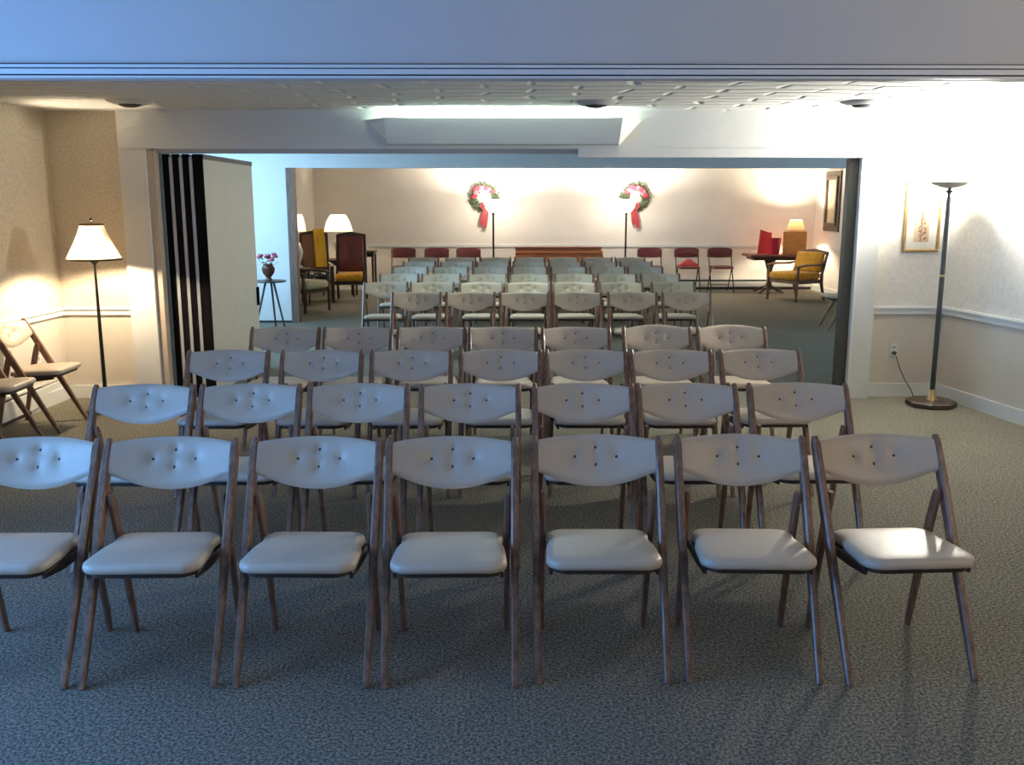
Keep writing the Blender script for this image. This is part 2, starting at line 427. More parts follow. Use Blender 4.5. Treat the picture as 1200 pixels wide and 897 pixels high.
# ------------------------------------------------------------------ the tufted folding chair
CH_H, CH_L = 0.772, 0.42
def up_y(z): return CH_L*z/CH_H
def chair_leg_front(s):
    zs = [0.0, 0.06, 0.25, 0.42, 0.56, 0.68, 0.75, 0.772]
    w = [.0105, .0115, .0125, .0135, .014, .014, .0135, .009]
    d = [.012, .0135, .019, .023, .0235, .021, .017, .010]
    pts = [(s*(0.2225 + 0.0085*z/CH_H), up_y(z), z) for z in zs]
    m = MB().bar(pts, list(zip(w, d)))
    m.v = [(x, y, max(z, 0.0)) for x, y, z in m.v]
    return m
def chair_leg_rear(s):
    pts = [(s*0.199, 0.445, 0.0), (s*0.1995, 0.428, 0.10), (s*0.2, 0.385, 0.30), (s*0.2, 0.345, 0.46), (s*0.2, 0.318, 0.565), (s*0.2, 0.312, 0.592)]
    m = MB().bar(pts, [(.0095, .012), (.010, .015), (.0105, .0185), (.0105, .021), (.0105, .019), (.008, .010)])
    m.v = [(x, y, max(z, 0.0)) for x, y, z in m.v]
    return m
def seat_outline(n=48):
    # half width as a function of depth: wide rounded front, slim waist beside the posts, rounded rear
    y0, y1 = -0.015, 0.355
    pts = []
    def hw(y):
        f = (y - y0)/(y1 - y0)
        w = 0.199 - 0.010*math.exp(-((f-0.70)/0.12)**2) - 0.014*f
        e = min(1.0, f/0.16); w -= 0.055*(1-math.sqrt(max(0, 1-(1-e)**2)))
        e2 = min(1.0, (1-f)/0.16); w -= 0.06*(1-math.sqrt(max(0, 1-(1-e2)**2)))
        return w
    N = n//2
    ys = [y0 + (y1-y0)*(0.5-0.5*math.cos(PI*i/(N-1))) for i in range(N)]
    right = [(hw(y), y) for y in ys]; left = [(-x, y) for x, y in reversed(right)]
    # gentle bow of the front edge
    out = []
    for x, y in right + left:
        f = (y-y0)/(y1-y0)
        out.append((x, y - 0.012*(1-f)*(1-(x/0.2)**2)))
    return out
def seat_mesh():
    o = seat_outline(); cx, cy = 0.0, 0.17
    def sc(k, z, crown=0.0):
        res = []
        for x, y in o:
            X = cx+(x-cx)*k; Y = cy+(y-cy)*k
            zz = z + 0.016*(cy-Y)/0.18*0.5
            res.append((X, Y, zz))
        return res
    m = MB()
    m.rings([sc(.93, .409), sc(.985, .412), sc(1.0, .420), sc(1.0, .428), sc(.985, .437), sc(.95, .4425), sc(.86, .4465), sc(.65, .449), sc(.35, .4500), sc(.05, .4502)])
    return m
def pan_mesh():
    o = seat_outline(); m = MB()
    def sc(k, z):
        return [(x*k, .17+(y-.17)*k, z + 0.008*(.17-y)/.18) for x, y in o]
    m.rings([sc(.86, .388), sc(.90, .392), sc(.90, .4085)])
    for s in (-1, 1):    # side brackets
        m.bar([(s*0.180, 0.03, 0.396), (s*0.182, 0.16, 0.388), (s*0.184, 0.33, 0.375)], [(.006, .010), (.006, .020), (.006, .014)])
    return m
def stretcher_mesh():
    return MB().bar([(-0.190, 0.352, 0.372), (0.190, 0.352, 0.372)], [(.009, .014), (.009, .014)], lat=(0, 1, 0))
TUFTS = [(0.079, 0.692), (-0.079, 0.692), (0.0, 0.7215), (0.0, 0.6635)]
LEAN = math.atan2(CH_L, CH_H)
BN = Vector((0, -math.cos(LEAN), math.sin(LEAN)))       # front normal of the back
def back_point(x, z, arch):
    u = x/0.2165
    return Vector((x, up_y(z) + 0.056*(1-u*u) - 0.004, z))
def back_dimple(x, z):
    d = 0.0
    for tx, tz in TUFTS:
        r2 = (x-tx)**2 + ((z-tz)*1.05)**2
        d += 0.010*math.exp(-r2/(0.014**2)) + 0.0075*math.exp(-r2/(0.036**2))
    # creases running between the tufts
    return min(d, 0.0185)
def back_edges(u, arch):
    zt = 0.760 + (0.007 + arch)*(1-u*u)
    zb = zt - (0.108 + (0.068+arch)*(1-abs(u)**2.1)**1.15)
    return zt, zb
def back_mesh(arch, nu=41, nv=17):
    rs = []
    for i in range(nu):
        u = -1 + 2*i/(nu-1); x = u*0.2165
        zt, zb = back_edges(u, arch)
        loop = []
        def th(v): return 0.0135*max(0.0, 1-abs(2*v-1)**5)**0.5 + 0.0004
        endf = 0.72 + 0.28*(1-abs(u)**10)
        for j in range(nv):
            v = j/(nv-1); z = zb+(zt-zb)*v
            p = back_point(x, z, arch)
            loop.append(p + BN*(th(v)*endf*1.15 - back_dimple(x, z)*min(1, 4*v, 4*(1-v))))
        for j in range(nv-2, 0, -1):
            v = j/(nv-1); z = zb+(zt-zb)*v
            p = back_point(x, z, arch)
            loop.append(p - BN*th(v)*endf*0.8)
        rs.append(loop)
    return MB().rings(rs)
def button_mesh(x, z):
    m = MB().lathe([(0.0005, 0.003), (0.0045, 0.0026), (0.0072, 0.001), (0.0076, -0.003)], n=10)
    p = back_point(x, z, 0) + BN*(0.0135*1.15 - back_dimple(x, z) + 0.0012)
    q = Vector((0, 0, 1)).rotation_difference(BN).to_matrix().to_4x4()
    return m.xf(Matrix.Translation(p) @ q)

def make_chair(label, arch=0.0, buttons=True):
    t = thing('folding_chair', label, 'chair')
    for s in (-1, 1): chair_leg_front(s).build('leg', WOOD, t, True)
    for s in (-1, 1): chair_leg_rear(s).build('leg', WOOD, t, True)
    seat_mesh().build('seat', VINYL, t, True, 60)
    pan_mesh().build('seat_pan', DARKW, t, True, 30)
    stretcher_mesh().build('stretcher', DARKW, t)
    b = back_mesh(arch).build('backrest', VINYL, t, True, 70)
    if buttons:
        for x, z in TUFTS: button_mesh(x, z).build('button', BUTTON, b, True)
    return t

ROWS = {
 1: (3.37, [-1.722, -1.212, -0.693, -0.186, 0.340, 0.862, 1.408]),
 2: (4.41, [-1.707, -1.201, -0.686, -0.161, 0.376, 0.872, 1.407]),
 3: (5.46, [-1.612, -1.060, -0.537, -0.020, 0.482, 0.984, 1.512]),
 4: (6.49, [-1.508, -1.005, -0.504, -0.001, 0.502, 1.063, 1.580]),
 5: (9.05, [-0.839, -0.321, 0.197, 0.707, 1.234, 1.760]),
 6: (10.2, [-1.270, -0.768, -0.236, 0.262, 0.768, 1.275, 1.832]),
 7: (11.4, [-1.260, -0.755, -0.196, 0.310, 0.852, 1.368, 1.889]),
 8: (12.65, [-1.252, -0.706, -0.172, 0.345, 0.873, 1.390, 1.895]),
 9: (13.8, [-1.230, -0.678, -0.151, 0.377, 0.904, 1.419, 1.934]),
 10: (14.8, [-1.242, -0.668, -0.120, 0.414, 0.935, 1.469, 1.977]),
}
ORD7 = ['leftmost', 'second from the left', 'third from the left', 'middle one', 'third from the right', 'second from the right', 'rightmost']
ORD6 = ['leftmost', 'second from the left', 'third from the left', 'third from the right', 'second from the right', 'rightmost']
RDESC = {1: 'front row', 2: 'second row', 3: 'third row', 4: 'fourth row', 5: 'fifth row, beyond the opening', 6: 'sixth row', 7: 'seventh row',
         8: 'eighth row', 9: 'ninth row', 10: 'tenth row, nearest the far wall'}
ROTS = {1: [0, 1, -1, 0.5, -0.5, -2.0, 3.0]}
proto = {}
for r, (yt, xs) in ROWS.items():
    for i, x in enumerate(xs):
        od = (ORD7 if len(xs) == 7 else ORD6)[i]
        arched = (r == 4 and i >= 5)
        key = ('arch' if arched else 'std', r <= 5)
        if arched:
            lab = 'cream tufted folding chair with humped back, %s in the fourth row' % od
        else:
            lab = 'cream vinyl folding chair, %s in the %s' % (od, RDESC[r])
            if r <= 2: lab = 'cream vinyl tufted folding chair, %s in the %s' % (od, RDESC[r])
        jr = ROTS.get(r, [random.uniform(-0.6, 0.6) for _ in range(7)])[i]
        jy = random.uniform(-0.012, 0.012) if r > 1 else [0, 0, 0, -0.005, 0.02, 0.02, 0.02][i]
        loc = (x, yt - CH_L + jy, 0); rz = R(jr)
        if key not in proto:
            o = make_chair(lab, 0.013 if arched else 0.0, r <= 5)
            o.location = loc; o.rotation_euler = (0, 0, rz)
            proto[key] = o
        else:
            o = copy_thing(proto[key], loc, rz, lab)
        o['group'] = 'tufted folding chairs set out in rows'

side = proto[('std', True)]
# chairs along the left wall face right (+x)
for (xf, yc, rz, lab) in (
    (-3.17, 6.77, 90, 'cream folding chair against the left wall, nearest the corner floor lamp'),
    (-3.20, 6.16, 92, 'cream folding chair against the left wall, second from the floor lamp'),
    (-3.23, 5.60, 91, 'cream folding chair against the left wall, just at the photo edge')):
    o = copy_thing(side, (xf, yc, 0), R(rz), lab, 'tufted folding chairs along the left wall')
o = copy_thing(side, (4.16, 12.10, 0), R(-94), 'folding chair half hidden behind the dark jamb of the opening', None)
o['group'] = 'tufted folding chair by the right jamb'

# ------------------------------------------------------------------ folding partition stack
fp = thing('folding_partition', 'stack of folded cream partition panels with black seals left of opening', 'partition', (-2.76, YP+0.12, 0))
pw = 0.081
for k in range(4):
    x0 = k*pw
    p = MB().box(x0+0.004, x0+pw-0.001, 0.02, 1.52, 0.012, 2.0).build('panel', PANELB, fp)
    MB().box(x0+0.0, x0+pw-0.026 if k < 3 else x0+pw, 0.0, 0.02, 0.012, 2.005).build('seal', SEAL, p)
    if k < 3:
        MB().box(x0+pw-0.026, x0+pw-0.001, -0.006, 0.02, 0.02, 1.98).build('edge_strip', SEALG, p)
    if k == 3:
        MB().box(x0+pw-0.001, x0+pw+0.004, 0.02, 1.52, 1.965, 2.005).build('top_rail', JAMBG, p)
        MB().box(x0+pw-0.001, x0+pw+0.018, 1.46, 1.505, 0.62, 0.80).build('pull_handle', SEAL, p)

# ------------------------------------------------------------------ valance light above the opening
vl = thing('valance_light', 'glowing fluorescent valance box mounted over the wide opening', 'light', (0.0, YP, 0))
m = MB()
vz0, vz1 = 2.066, 2.262
m.rings([[(-0.92, -0.235, vz1), (0.92, -0.235, vz1), (0.92, -0.215, vz1), (-0.92, -0.215, vz1)],
         [(-0.895, -0.235, vz0), (0.895, -0.235, vz0), (0.895, -0.215, vz0), (-0.895, -0.215, vz0)]])
m.build('front_board', PLASTER, vl)
for s in (-1, 1):
    m = MB(); m.add([(s*0.92, -0.215, vz1), (s*0.895, -0.215, vz0), (s*0.92, -0.002, vz0), (s*1.10, -0.002, vz1),
           (s*0.905, -0.215, vz1), (s*0.88, -0.215, vz0), (s*0.905, -0.002, vz0), (s*1.085, -0.002, vz1)],
          [(0,1,2,3), (7,6,5,4), (0,4,5,1), (1,5,6,2), (2,6,7,3), (3,7,4,0)])
    m.build('side_board', PLASTER, vl)
MB().prism([(-0.885, -0.215), (0.885, -0.215), (0.905, -0.002), (-0.905, -0.002)], vz0, vz0+0.012).build('bottom_board', PLASTER, vl)
for y in (-0.15, -0.07):
    MB().tube([(-0.80, y, vz0+0.09), (0.80, y, vz0+0.09)], 0.016, 10).build('fluorescent_tube', TUBE, vl, True)

# recessed eyeball downlights
dl = None
for (x, y, lab) in ((-2.68, 7.02, 'dark recessed downlight in the ceiling above the left floor lamp'),
                    (0.67, 7.05, 'dark recessed downlight in the ceiling before the valance light'),
                    (2.60, 7.02, 'dark recessed downlight in the ceiling above the right casing')):
    if dl is None:
        dl = thing('downlight', lab, 'light', (x, y, ZC), 0, 'recessed downlights in the middle ceiling')
        MB().lathe([(0.085, -0.022), (0.10, -0.030), (0.15, -0.012), (0.165, -0.001), (0.165, 0.0), (0.085, 0.0)], n=32, cap=False).build('flange', TRACKG, dl, True)
        MB().lathe([(0.001, -0.048), (0.04, -0.046), (0.07, -0.036), (0.088, -0.018), (0.088, 0.0)], n=28).build('eyeball', GROOVE, dl, True)
    else:
        copy_thing(dl, (x, y, ZC), 0, lab)

# ceiling light of the third room (hidden from here by the header)
cl = thing('ceiling_light', 'fluorescent ceiling light over the rows beyond the opening', 'light', (0.2, 10.0, ZC))
MB().box(-0.62, 0.62, -0.32, 0.32, -0.06, -0.001, 0.01).build('housing', TRIMW, cl)
MB().box(-0.57, 0.57, -0.27, 0.27, -0.068, -0.0605).build('diffuser', DIFFU, cl)

# ------------------------------------------------------------------ lamps in the middle room
fl = thing('floor_lamp', 'lit floor lamp with pleated cream shade in the left corner', 'lamp', (-3.14, 7.28, 0))
MB().lathe([(0.14, 0.0), (0.145, 0.012), (0.12, 0.026), (0.05, 0.04), (0.02, 0.06)], n=28).build('base', BLACKM, fl, True)
MB().lathe([(0.016, 0.05), (0.015, 0.5), (0.011, 0.95), (0.0085, 1.155)], n=12).build('pole', BLACKM, fl, True)
MB().lathe([(0.008, 1.145), (0.012, 1.155), (0.032, 1.176), (0.034, 1.182), (0.008, 1.184)], n=18).build('cup', BLACKM, fl, True)
MB().lathe([(0.012, 1.184), (0.012, 1.25)], n=12).build('socket', BRASS, fl, True)
sh = MB()
n = 72
rs = []
for z, r in ((1.195, 0.195), (1.25, 0.168), (1.32, 0.132), (1.39, 0.101), (1.455, 0.082)):
    rs.append([((r*(1+0.022*math.cos(i*PI)))*math.cos(2*PI*i/n), (r*(1+0.022*math.cos(i*PI)))*math.sin(2*PI*i/n), z) for i in range(n)])
sh.rings(rs, cap=False)
shd = sh.build('lamp_shade', SHADE, fl, True, 60)
MB().tube([(0.197*math.cos(2*PI*i/40), 0.197*math.sin(2*PI*i/40), 1.194) for i in range(41)], 0.008, 6).build('shade_trim', DARKW, shd)
MB().tube([(0.083*math.cos(2*PI*i/30), 0.083*math.sin(2*PI*i/30), 1.456) for i in range(31)], 0.0075, 6).build('shade_trim', DARKW, shd)
MB().lathe([(0.004, 1.25), (0.004, 1.48), (0.011, 1.486), (0.010, 1.50), (0.001, 1.508)], n=10).build('finial', BLACKM, fl, True)
MB().lathe([(0.004, 1.25), (0.022, 1.275), (0.028, 1.30), (0.02, 1.325), (0.004, 1.335)], (0.03, 0, 0), n=14).build('bulb', BULB, fl, True)

tl = thing('torchiere_lamp', 'tall dark torchiere floor lamp in the right corner', 'lamp', (3.47, 7.42, 0))
MB().lathe([(0.185, 0.0), (0.195, 0.01), (0.195, 0.035), (0.18, 0.048), (0.05, 0.052)], n=8, rot=PI/8).build('base', DARKW, tl)
MB().lathe([(0.045, 0.050), (0.042, 0.06), (0.030, 0.075), (0.026, 0.11), (0.022, 0.135)], n=20).build('collar', BRASS, tl, True)
MB().lathe([(0.0195, 0.13), (0.0195, 1.05), (0.0185, 1.06), (0.018, 1.655)], n=16).build('pole', TEALM, tl, True)
MB().lathe([(0.021, 1.045), (0.021, 1.060)], n=16).build('joint_ring', BRASS, tl, True)
MB().lathe([(0.016, 1.655), (0.012, 1.67), (0.014, 1.69), (0.030, 1.705), (0.030, 1.712), (0.012, 1.718), (0.02, 1.735)], n=18).build('neck', BLACKM, tl, True)
MB().lathe([(0.02, 1.730), (0.07, 1.738), (0.115, 1.752), (0.142, 1.774), (0.147, 1.776), (0.140, 1.780), (0.112, 1.760), (0.07, 1.746), (0.02, 1.738)], n=36).build('bowl', BOWL, tl, True)
MB().lathe([(0.006, 1.744), (0.006, 1.845), (0.004, 1.85)], (0.0, 0, 0), n=10).build('bulb', BULB, tl, True)

copy_thing(tl, (4.0, 0.9, 0), 0.3, 'unseen torchiere floor lamp added at the right of the near room for warm fill')  # added lamp body, never in view, to carry the near room's warm fill

# outlet with the torchiere plug and cord
def outlet(loc, rz, label, plug=True):
    t = thing('wall_outlet', label, 'outlet', loc, rz)
    MB().box(-0.035, 0.035, -0.006, 0.0, -0.0575, 0.0575, 0.003).build('plate', WHITEP, t)
    for z in (0.022, -0.022):
        MB().box(-0.016, 0.016, -0.0075, -0.006, z-0.013, z+0.013).build('socket', TRACKG, t)
    return t
outlet((3.29, YW-0.0, 0.40), 0, 'white wall outlet beside the torchiere, with black plug in it')
pc = thing('power_cord', 'thin black cord and plug running from outlet to torchiere base', 'cord', (3.29, YW-0.01, 0.40))
MB().box(-0.014, 0.014, -0.030, 0.001, -0.035, -0.010, 0.004).build('plug', CORD, pc)
MB().tube([(0.0, -0.028, -0.03), (0.005, -0.05, -0.055), (0.03, -0.065, -0.14), (0.08, -0.085, -0.25), (0.13, -0.10, -0.33), (0.15, -0.110, -0.385), (0.16, -0.12, -0.394), (0.165, -0.125, -0.395)], 0.0045, 6).build('cable', CORD, pc, True)
outlet((LWX0-0.015, 7.35, 0.43), PI/2, 'white outlet on left wall above the baseboard heater')

# baseboard heaters
def heater(name, x0, x1, y0, y1, z0, z1, label, axis):
    t = thing(name, label, 'heater')
    if axis == 'y':
        MB().box(x0, x1, y0, y1, z0+0.03, z1-0.03, 0.004).build('cover', WHITEP, t)
        MB().box(x0, x1-0.02, y0, y1, z1-0.028, z1-0.015).build('top_slot', GROOVE, t)
        MB().box(x0, x1-0.005, y0, y1, z1-0.0145, z1).build('cap', WHITEP, t)
        MB().box(x0, x1-0.015, y0+0.01, y1-0.01, z0, z0+0.028).build('bottom_slot', GROOVE, t)
    else:
        MB().box(x0, x1, y0, y1, z0+0.05, z1-0.05, 0.004).build('cover', WHITEP, t)
        MB().box(x0, x1, y0+0.015, y1, z1-0.048, z1-0.018).build('top_slot', GROOVE, t)
        MB().box(x0, x1, y0+0.004, y1, z1-0.0175, z1).build('cap', WHITEP, t)
        MB().box(x0, x1, y0+0.012, y1, z0, z0+0.048).build('bottom_slot', GROOVE, t)
heater('baseboard_heater', -3.735, -3.665, 4.9, 7.72, 0.0, 0.20, 'white baseboard heater along the left wall behind the chairs', 'y')
heater('baseboard_heater', 3.1, 5.78, YF-0.08, YF-0.016, 0.0, 0.20, 'low baseboard heater under the far wall at right', 'x')

# framed print beside the torchiere
fr = thing('framed_picture', 'tall gilt framed sepia plant print beside the torchiere', 'picture', (3.44, YW, 1.505))
w, h, b = 0.15, 0.285, 0.024
m = MB()
for (x0, x1, z0, z1) in ((-w, w, -h, -h+b), (-w, w, h-b, h), (-w, -w+b, -h+b, h-b), (w-b, w, -h+b, h-b)):
    m.box(x0, x1, -0.026, -0.001, z0, z1, 0.005)
m.build('frame', GOLD, fr)
mb_ = MB().box(-w+b, w-b, -0.012, -0.003, -h+b, h-b).build('mat_board', MATB, fr)
MB().box(-0.062, 0.062, -0.0135, -0.012, -0.205, 0.12).build('print', PRINT, mb_)
st = MB()
st.tube([(-0.005, -0.0145, -0.2), (0.0, -0.0145, -0.1), (-0.005, -0.0145, 0.0), (0.008, -0.0145, 0.09), (0.018, -0.0145, 0.14), (0.005, -0.0145, 0.165)], 0.003, 5)
for k in range(34):
    z = -0.19 + 0.007*k + random.uniform(-.01, .01); x = random.uniform(-1, 1)*(0.042 - 0.0008*k)
    a = random.uniform(0, PI); l = random.uniform(0.008, 0.018)
    dx, dz = math.cos(a)*l, math.sin(a)*l
    st.add([(x-dx, -0.0146, z-dz), (x-dz*.4, -0.0146, z+dx*.4), (x+dx, -0.0146, z+dz), (x+dz*.4, -0.0146, z-dx*.4)], [(0,1,2,3)])
st.build('plant_drawing', INK, mb_)

# ------------------------------------------------------------------ third room: little table with flowers
ft = thing('side_table', 'small dark splay-legged table behind the partition stack', 'table', (-3.02, 12.2, 0))
MB().lathe([(0.20, 0.605), (0.205, 0.615), (0.20, 0.625)], n=28).build('table_top', DARKW, ft)
for k in range(3):
    a = 2*PI*k/3 - 0.5
    MB().bar([(0.22*math.cos(a), 0.22*math.sin(a), 0.0), (0.06*math.cos(a), 0.06*math.sin(a), 0.605)], [(.010, .010), (.013, .013)], lat=(-math.sin(a), math.cos(a), 0)).build('leg', DARKW, ft)
fv = thing('flower_vase', 'brown vase of pink flowers on the small dark table', 'vase', (-3.03, 12.18, 0.625))
MB().lathe([(0.045, 0.0), (0.05, 0.01), (0.03, 0.04), (0.075, 0.10), (0.085, 0.16), (0.06, 0.20), (0.065, 0.215)], n=20).build('vase', VASE, fv, True)
m = MB()
for k in range(40):
    a = random.uniform(0, 2*PI); r = random.uniform(0.02, 0.11); z = random.uniform(0.20, 0.29)
    d = Vector((math.cos(a), math.sin(a), random.uniform(-.2, .8))).normalized()*0.045
    s = Vector((-math.sin(a), math.cos(a), 0))*0.016
    p = Vector((r*math.cos(a), r*math.sin(a), z))
    m.add([p, p+d*.5+s, p+d, p+d*.5-s], [(0,1,2,3)])
m.build('foliage', GREENL, fv)
for k in range(9):
    a = 2*PI*k/9*2.4; r = 0.035+0.07*random.random(); z = 0.26 + 0.07*random.random()
    fm = MB()
    for q in range(6):
        b_ = 2*PI*q/6
        fm.lathe([(0.004, -0.01), (0.02, 0.0), (0.016, 0.016), (0.003, 0.02)], (r*math.cos(a)+0.018*math.cos(b_), r*math.sin(a)+0.018*math.sin(b_), z+0.006*(q % 2)), n=7)
    fm.build('flower', PINK, fv, True)

# ------------------------------------------------------------------ far room
# torchieres in front of the far wall
def far_torchiere(x, y, label):
    t = thing('floor_lamp', label, 'lamp', (x, y, 0), 0, 'slim lamps before the wreaths')
    MB().lathe([(0.13, 0.0), (0.135, 0.012), (0.10, 0.026), (0.03, 0.04)], n=24).build('base', BRASS, t, True)
    MB().lathe([(0.017, 0.035), (0.017, 1.39), (0.024, 1.40), (0.024, 1.42), (0.014, 1.43)], n=12).build('pole', BLACKM, t, True)
    MB().lathe([(0.03, 1.43), (0.085, 1.455), (0.135, 1.52), (0.16, 1.60), (0.165, 1.66), (0.159, 1.66), (0.154, 1.60), (0.13, 1.525), (0.08, 1.462), (0.03, 1.44)], n=28).build('lamp_shade', GLASSW, t, True)
    MB().lathe([(0.01, 1.46), (0.035, 1.50), (0.04, 1.54), (0.02, 1.58), (0.003, 1.59)], n=14).build('bulb', BULB, t, True)
    return t
far_torchiere(-0.18, 17.05, 'slim lamp with glowing glass bowl before the left wreath')
far_torchiere(2.20, 17.05, 'slim lamp with glowing glass bowl before the right wreath')

def wreath(x, z, sgn, label):
    t = thing('wreath', label, 'wreath', (x, YF, z), 0, 'wreaths on the far wall')
    rnd = random.Random(11 if sgn > 0 else 5)
    m = MB()
    for k in range(520):
        a = rnd.uniform(0, 2*PI); rr = 0.175 + rnd.gauss(0, 0.028)
        c = Vector((rr*math.cos(a), -0.05 + rnd.uniform(-.03, .03), rr*math.sin(a)))
        d = Vector((math.cos(a+rnd.uniform(-1.2, 1.2)), rnd.uniform(-.6, .2), math.sin(a+rnd.uniform(-1.2, 1.2)))).normalized()*rnd.uniform(.05, .095)
        s = d.cross(Vector((0, 1, 0))).normalized()*0.014
        m.add([c, c+d*.5+s, c+d, c+d*.5-s], [(0,1,2,3)])
    m.tube([(0.175*math.cos(2*PI*k/24), -0.045, 0.175*math.sin(2*PI*k/24)) for k in range(25)], 0.028, 6)
    m.v = [(x_, min(y_, -0.002), z_) for x_, y_, z_ in m.v]
    m.build('foliage', GREENL, t)
    for k in range(9):
        a = PI/2 + sgn*0.2 + (k-4)*0.30
        c = (0.18*math.cos(a)+rnd.uniform(-.02, .02), -0.095, 0.18*math.sin(a)+rnd.uniform(-.02, .02))
        f = MB()
        for q in range(5):
            b_ = 2*PI*q/5
            f.lathe([(0.006, -0.022), (0.032, -0.006), (0.03, 0.012), (0.006, 0.024)], (c[0]+0.022*math.cos(b_), c[1]-0.008*(q % 2), c[2]+0.022*math.sin(b_)), n=8)
        f.lathe([(0.004, -0.02), (0.024, 0.0), (0.004, 0.02)], (c[0], c[1]-0.02, c[2]), n=8)
        f.build('rose', PINK if k % 3 == 1 else ROSE, t, True)
    # bow with two tails hanging from the lower inner side
    bx = sgn*0.04
    rb = MB()
    for s in (-1, 1):
        pts = [(bx, -0.10, -0.16), (bx+s*0.07, -0.13, -0.11), (bx+s*0.12, -0.12, -0.16), (bx+s*0.07, -0.12, -0.19), (bx, -0.10, -0.165)]
        rb.bar(pts, [(.018, .004), (.035, .004), (.038, .004), (.030, .004), (.018, .004)], lat=(0, 0.5, 1))
        pts = [(bx, -0.10, -0.16), (bx+s*0.03-sgn*0.02, -0.095, -0.30), (bx+s*0.035-sgn*0.045, -0.09, -0.42), (bx+s*0.03-sgn*0.06, -0.085, -0.52-0.03*s)]
        rb.bar(pts, [(.018, .004), (.036, .004), (.042, .004), (.040, .004)], lat=(1, 0.1, 0))
    rb.build('ribbon', RIBBON, t)
    return t
wreath(-0.36, 1.70, 1, 'evergreen wreath with roses and red ribbon, left on the far wall')
wreath(2.44, 1.70, -1, 'evergreen wreath with roses and red ribbon, right on the far wall')

# maroon padded folding chairs along the far wall
def maroon_chair(label):
    t = thing('padded_chair', label, 'chair', (0, 0, 0), 0, 'maroon padded chairs along the far wall')
    for s in (-1, 1):
        MB().tube([(s*0.205, -0.02, 0.0), (s*0.205, 0.10, 0.25), (s*0.205, 0.22, 0.46), (s*0.205, 0.33, 0.74)], 0.011, 8).build('leg', BLACKM, t, True)
        MB().tube([(s*0.188, 0.40, 0.0), (s*0.188, 0.26, 0.25), (s*0.188, 0.14, 0.445)], 0.010, 8).build('leg', BLACKM, t, True)
    MB().box(-0.185, 0.185, -0.04, 0.30, 0.43, 0.475, 0.015).build('seat', MAROON, t)
    MB().tube([(-0.188, 0.335, 0.12), (0.188, 0.335, 0.12)], 0.007, 6).build('stretcher', BLACKM, t)
    rs = []
    for i in range(13):
        u = -1+2*i/12; x = u*0.225
        yo = 0.335 + 0.02*(1-u*u); top = 0.795 - 0.03*abs(u)**6; bot = 0.625+0.012*(1-u*u)*-1
        rs.append([(x, yo-0.018, bot), (x, yo-0.024, (bot+top)/2), (x, yo-0.014, top), (x, yo+0.012, top), (x, yo+0.018, (bot+top)/2), (x, yo+0.010, bot)])
    MB().rings(rs).build('backrest', MAROON, t, True, 50)
    return t
FC = [(-1.83, 'maroon padded chair on the far wall, farthest left of the six'),
      (-1.22, 'maroon padded chair on the far wall, second from left'),
      (-0.64, 'maroon padded chair on the far wall, just left of the left lamp'),
      (2.68, 'maroon padded chair on the far wall, just right of the right lamp'),
      (3.36, 'maroon padded chair on far wall holding a peaked cushion'),
      (3.97, 'maroon padded chair on the far wall, farthest right of the six')]
mp_ = None
for x, lab in FC:
    if mp_ is None:
        mp_ = maroon_chair(lab); mp_.location = (x, 17.0, 0)
    else:
        copy_thing(mp_, (x, 17.0, 0), 0, lab)
m = MB()
m.rings([[(-0.175, -0.01, 0.0), (0.175, -0.01, 0.0), (0.175, 0.2, 0.0), (-0.175, 0.2, 0.0)],
         [(-0.165, 0.0, 0.03), (0.165, 0.0, 0.03), (0.165, 0.19, 0.03), (-0.165, 0.19, 0.03)],
         [(-0.03, 0.06, 0.125), (0.03, 0.06, 0.125), (0.03, 0.14, 0.125), (-0.03, 0.14, 0.125)]])
pcu = m.build('peaked_cushion', mat('red_cushion', (0.28, 0.03, 0.035), 0.8), None, True, 30, (3.36, 17.0, 0.476))
tag(pcu, 'dark red peaked cushion lying on a maroon chair seat', 'cushion')

# long wooden bench at the middle of the far wall
bn = thing('wooden_bench', 'long low wooden bench with dark top rail against the far wall', 'bench', (1.02, 17.42, 0))
MB().prism_xz([(-0.80, 0.53), (0.86, 0.53), (0.78, 0.775), (-0.80, 0.775)], 0.02, 0.05).build('backrest', BENCHW, bn)
MB().box(-0.82, 0.80, -0.005, 0.075, 0.775, 0.81, 0.006).build('top_rail', BENCHT, bn)
MB().box(-0.80, 0.82, -0.012, 0.018, 0.70, 0.72).build('ledge', BENCHW, bn)
MB().box(-0.80, 0.80, -0.32, 0.02, 0.42, 0.45, 0.006).build('seat', BENCHW, bn)
for s in (-1, 1):
    MB().prism_xz([(s*0.78-0.02, 0), (s*0.78+0.02, 0), (s*0.78+0.02, 0.42), (s*0.78-0.02, 0.42)], -0.30, 0.05).build('end_panel', BENCHW, bn)

# framed mirror on the right wall of the far room
pm = thing('framed_picture', 'dark double framed picture on the right wall of the far room', 'picture', (FX1, 16.75, 1.63))
m = MB()
for k, (w, h, b, d) in enumerate(((0.38, 0.52, 0.10, 0.03), (0.29, 0.43, 0.06, 0.055))):
    for (a0, a1, z0, z1) in ((-w, w, -h, -h+b), (-w, w, h-b, h), (-w, -w+b, -h+b, h-b), (w-b, w, -h+b, h-b)):
        m.box(-d, -0.001, a0, a1, z0, z1, 0.006)
m.build('frame', PICD, pm)
MB().box(-0.02, -0.004, -0.28, 0.28, -0.42, 0.42).build('picture_sheet', mat('picture_paper', (0.62, 0.52, 0.36), 0.5, noise=0.3, nscale=3), pm)

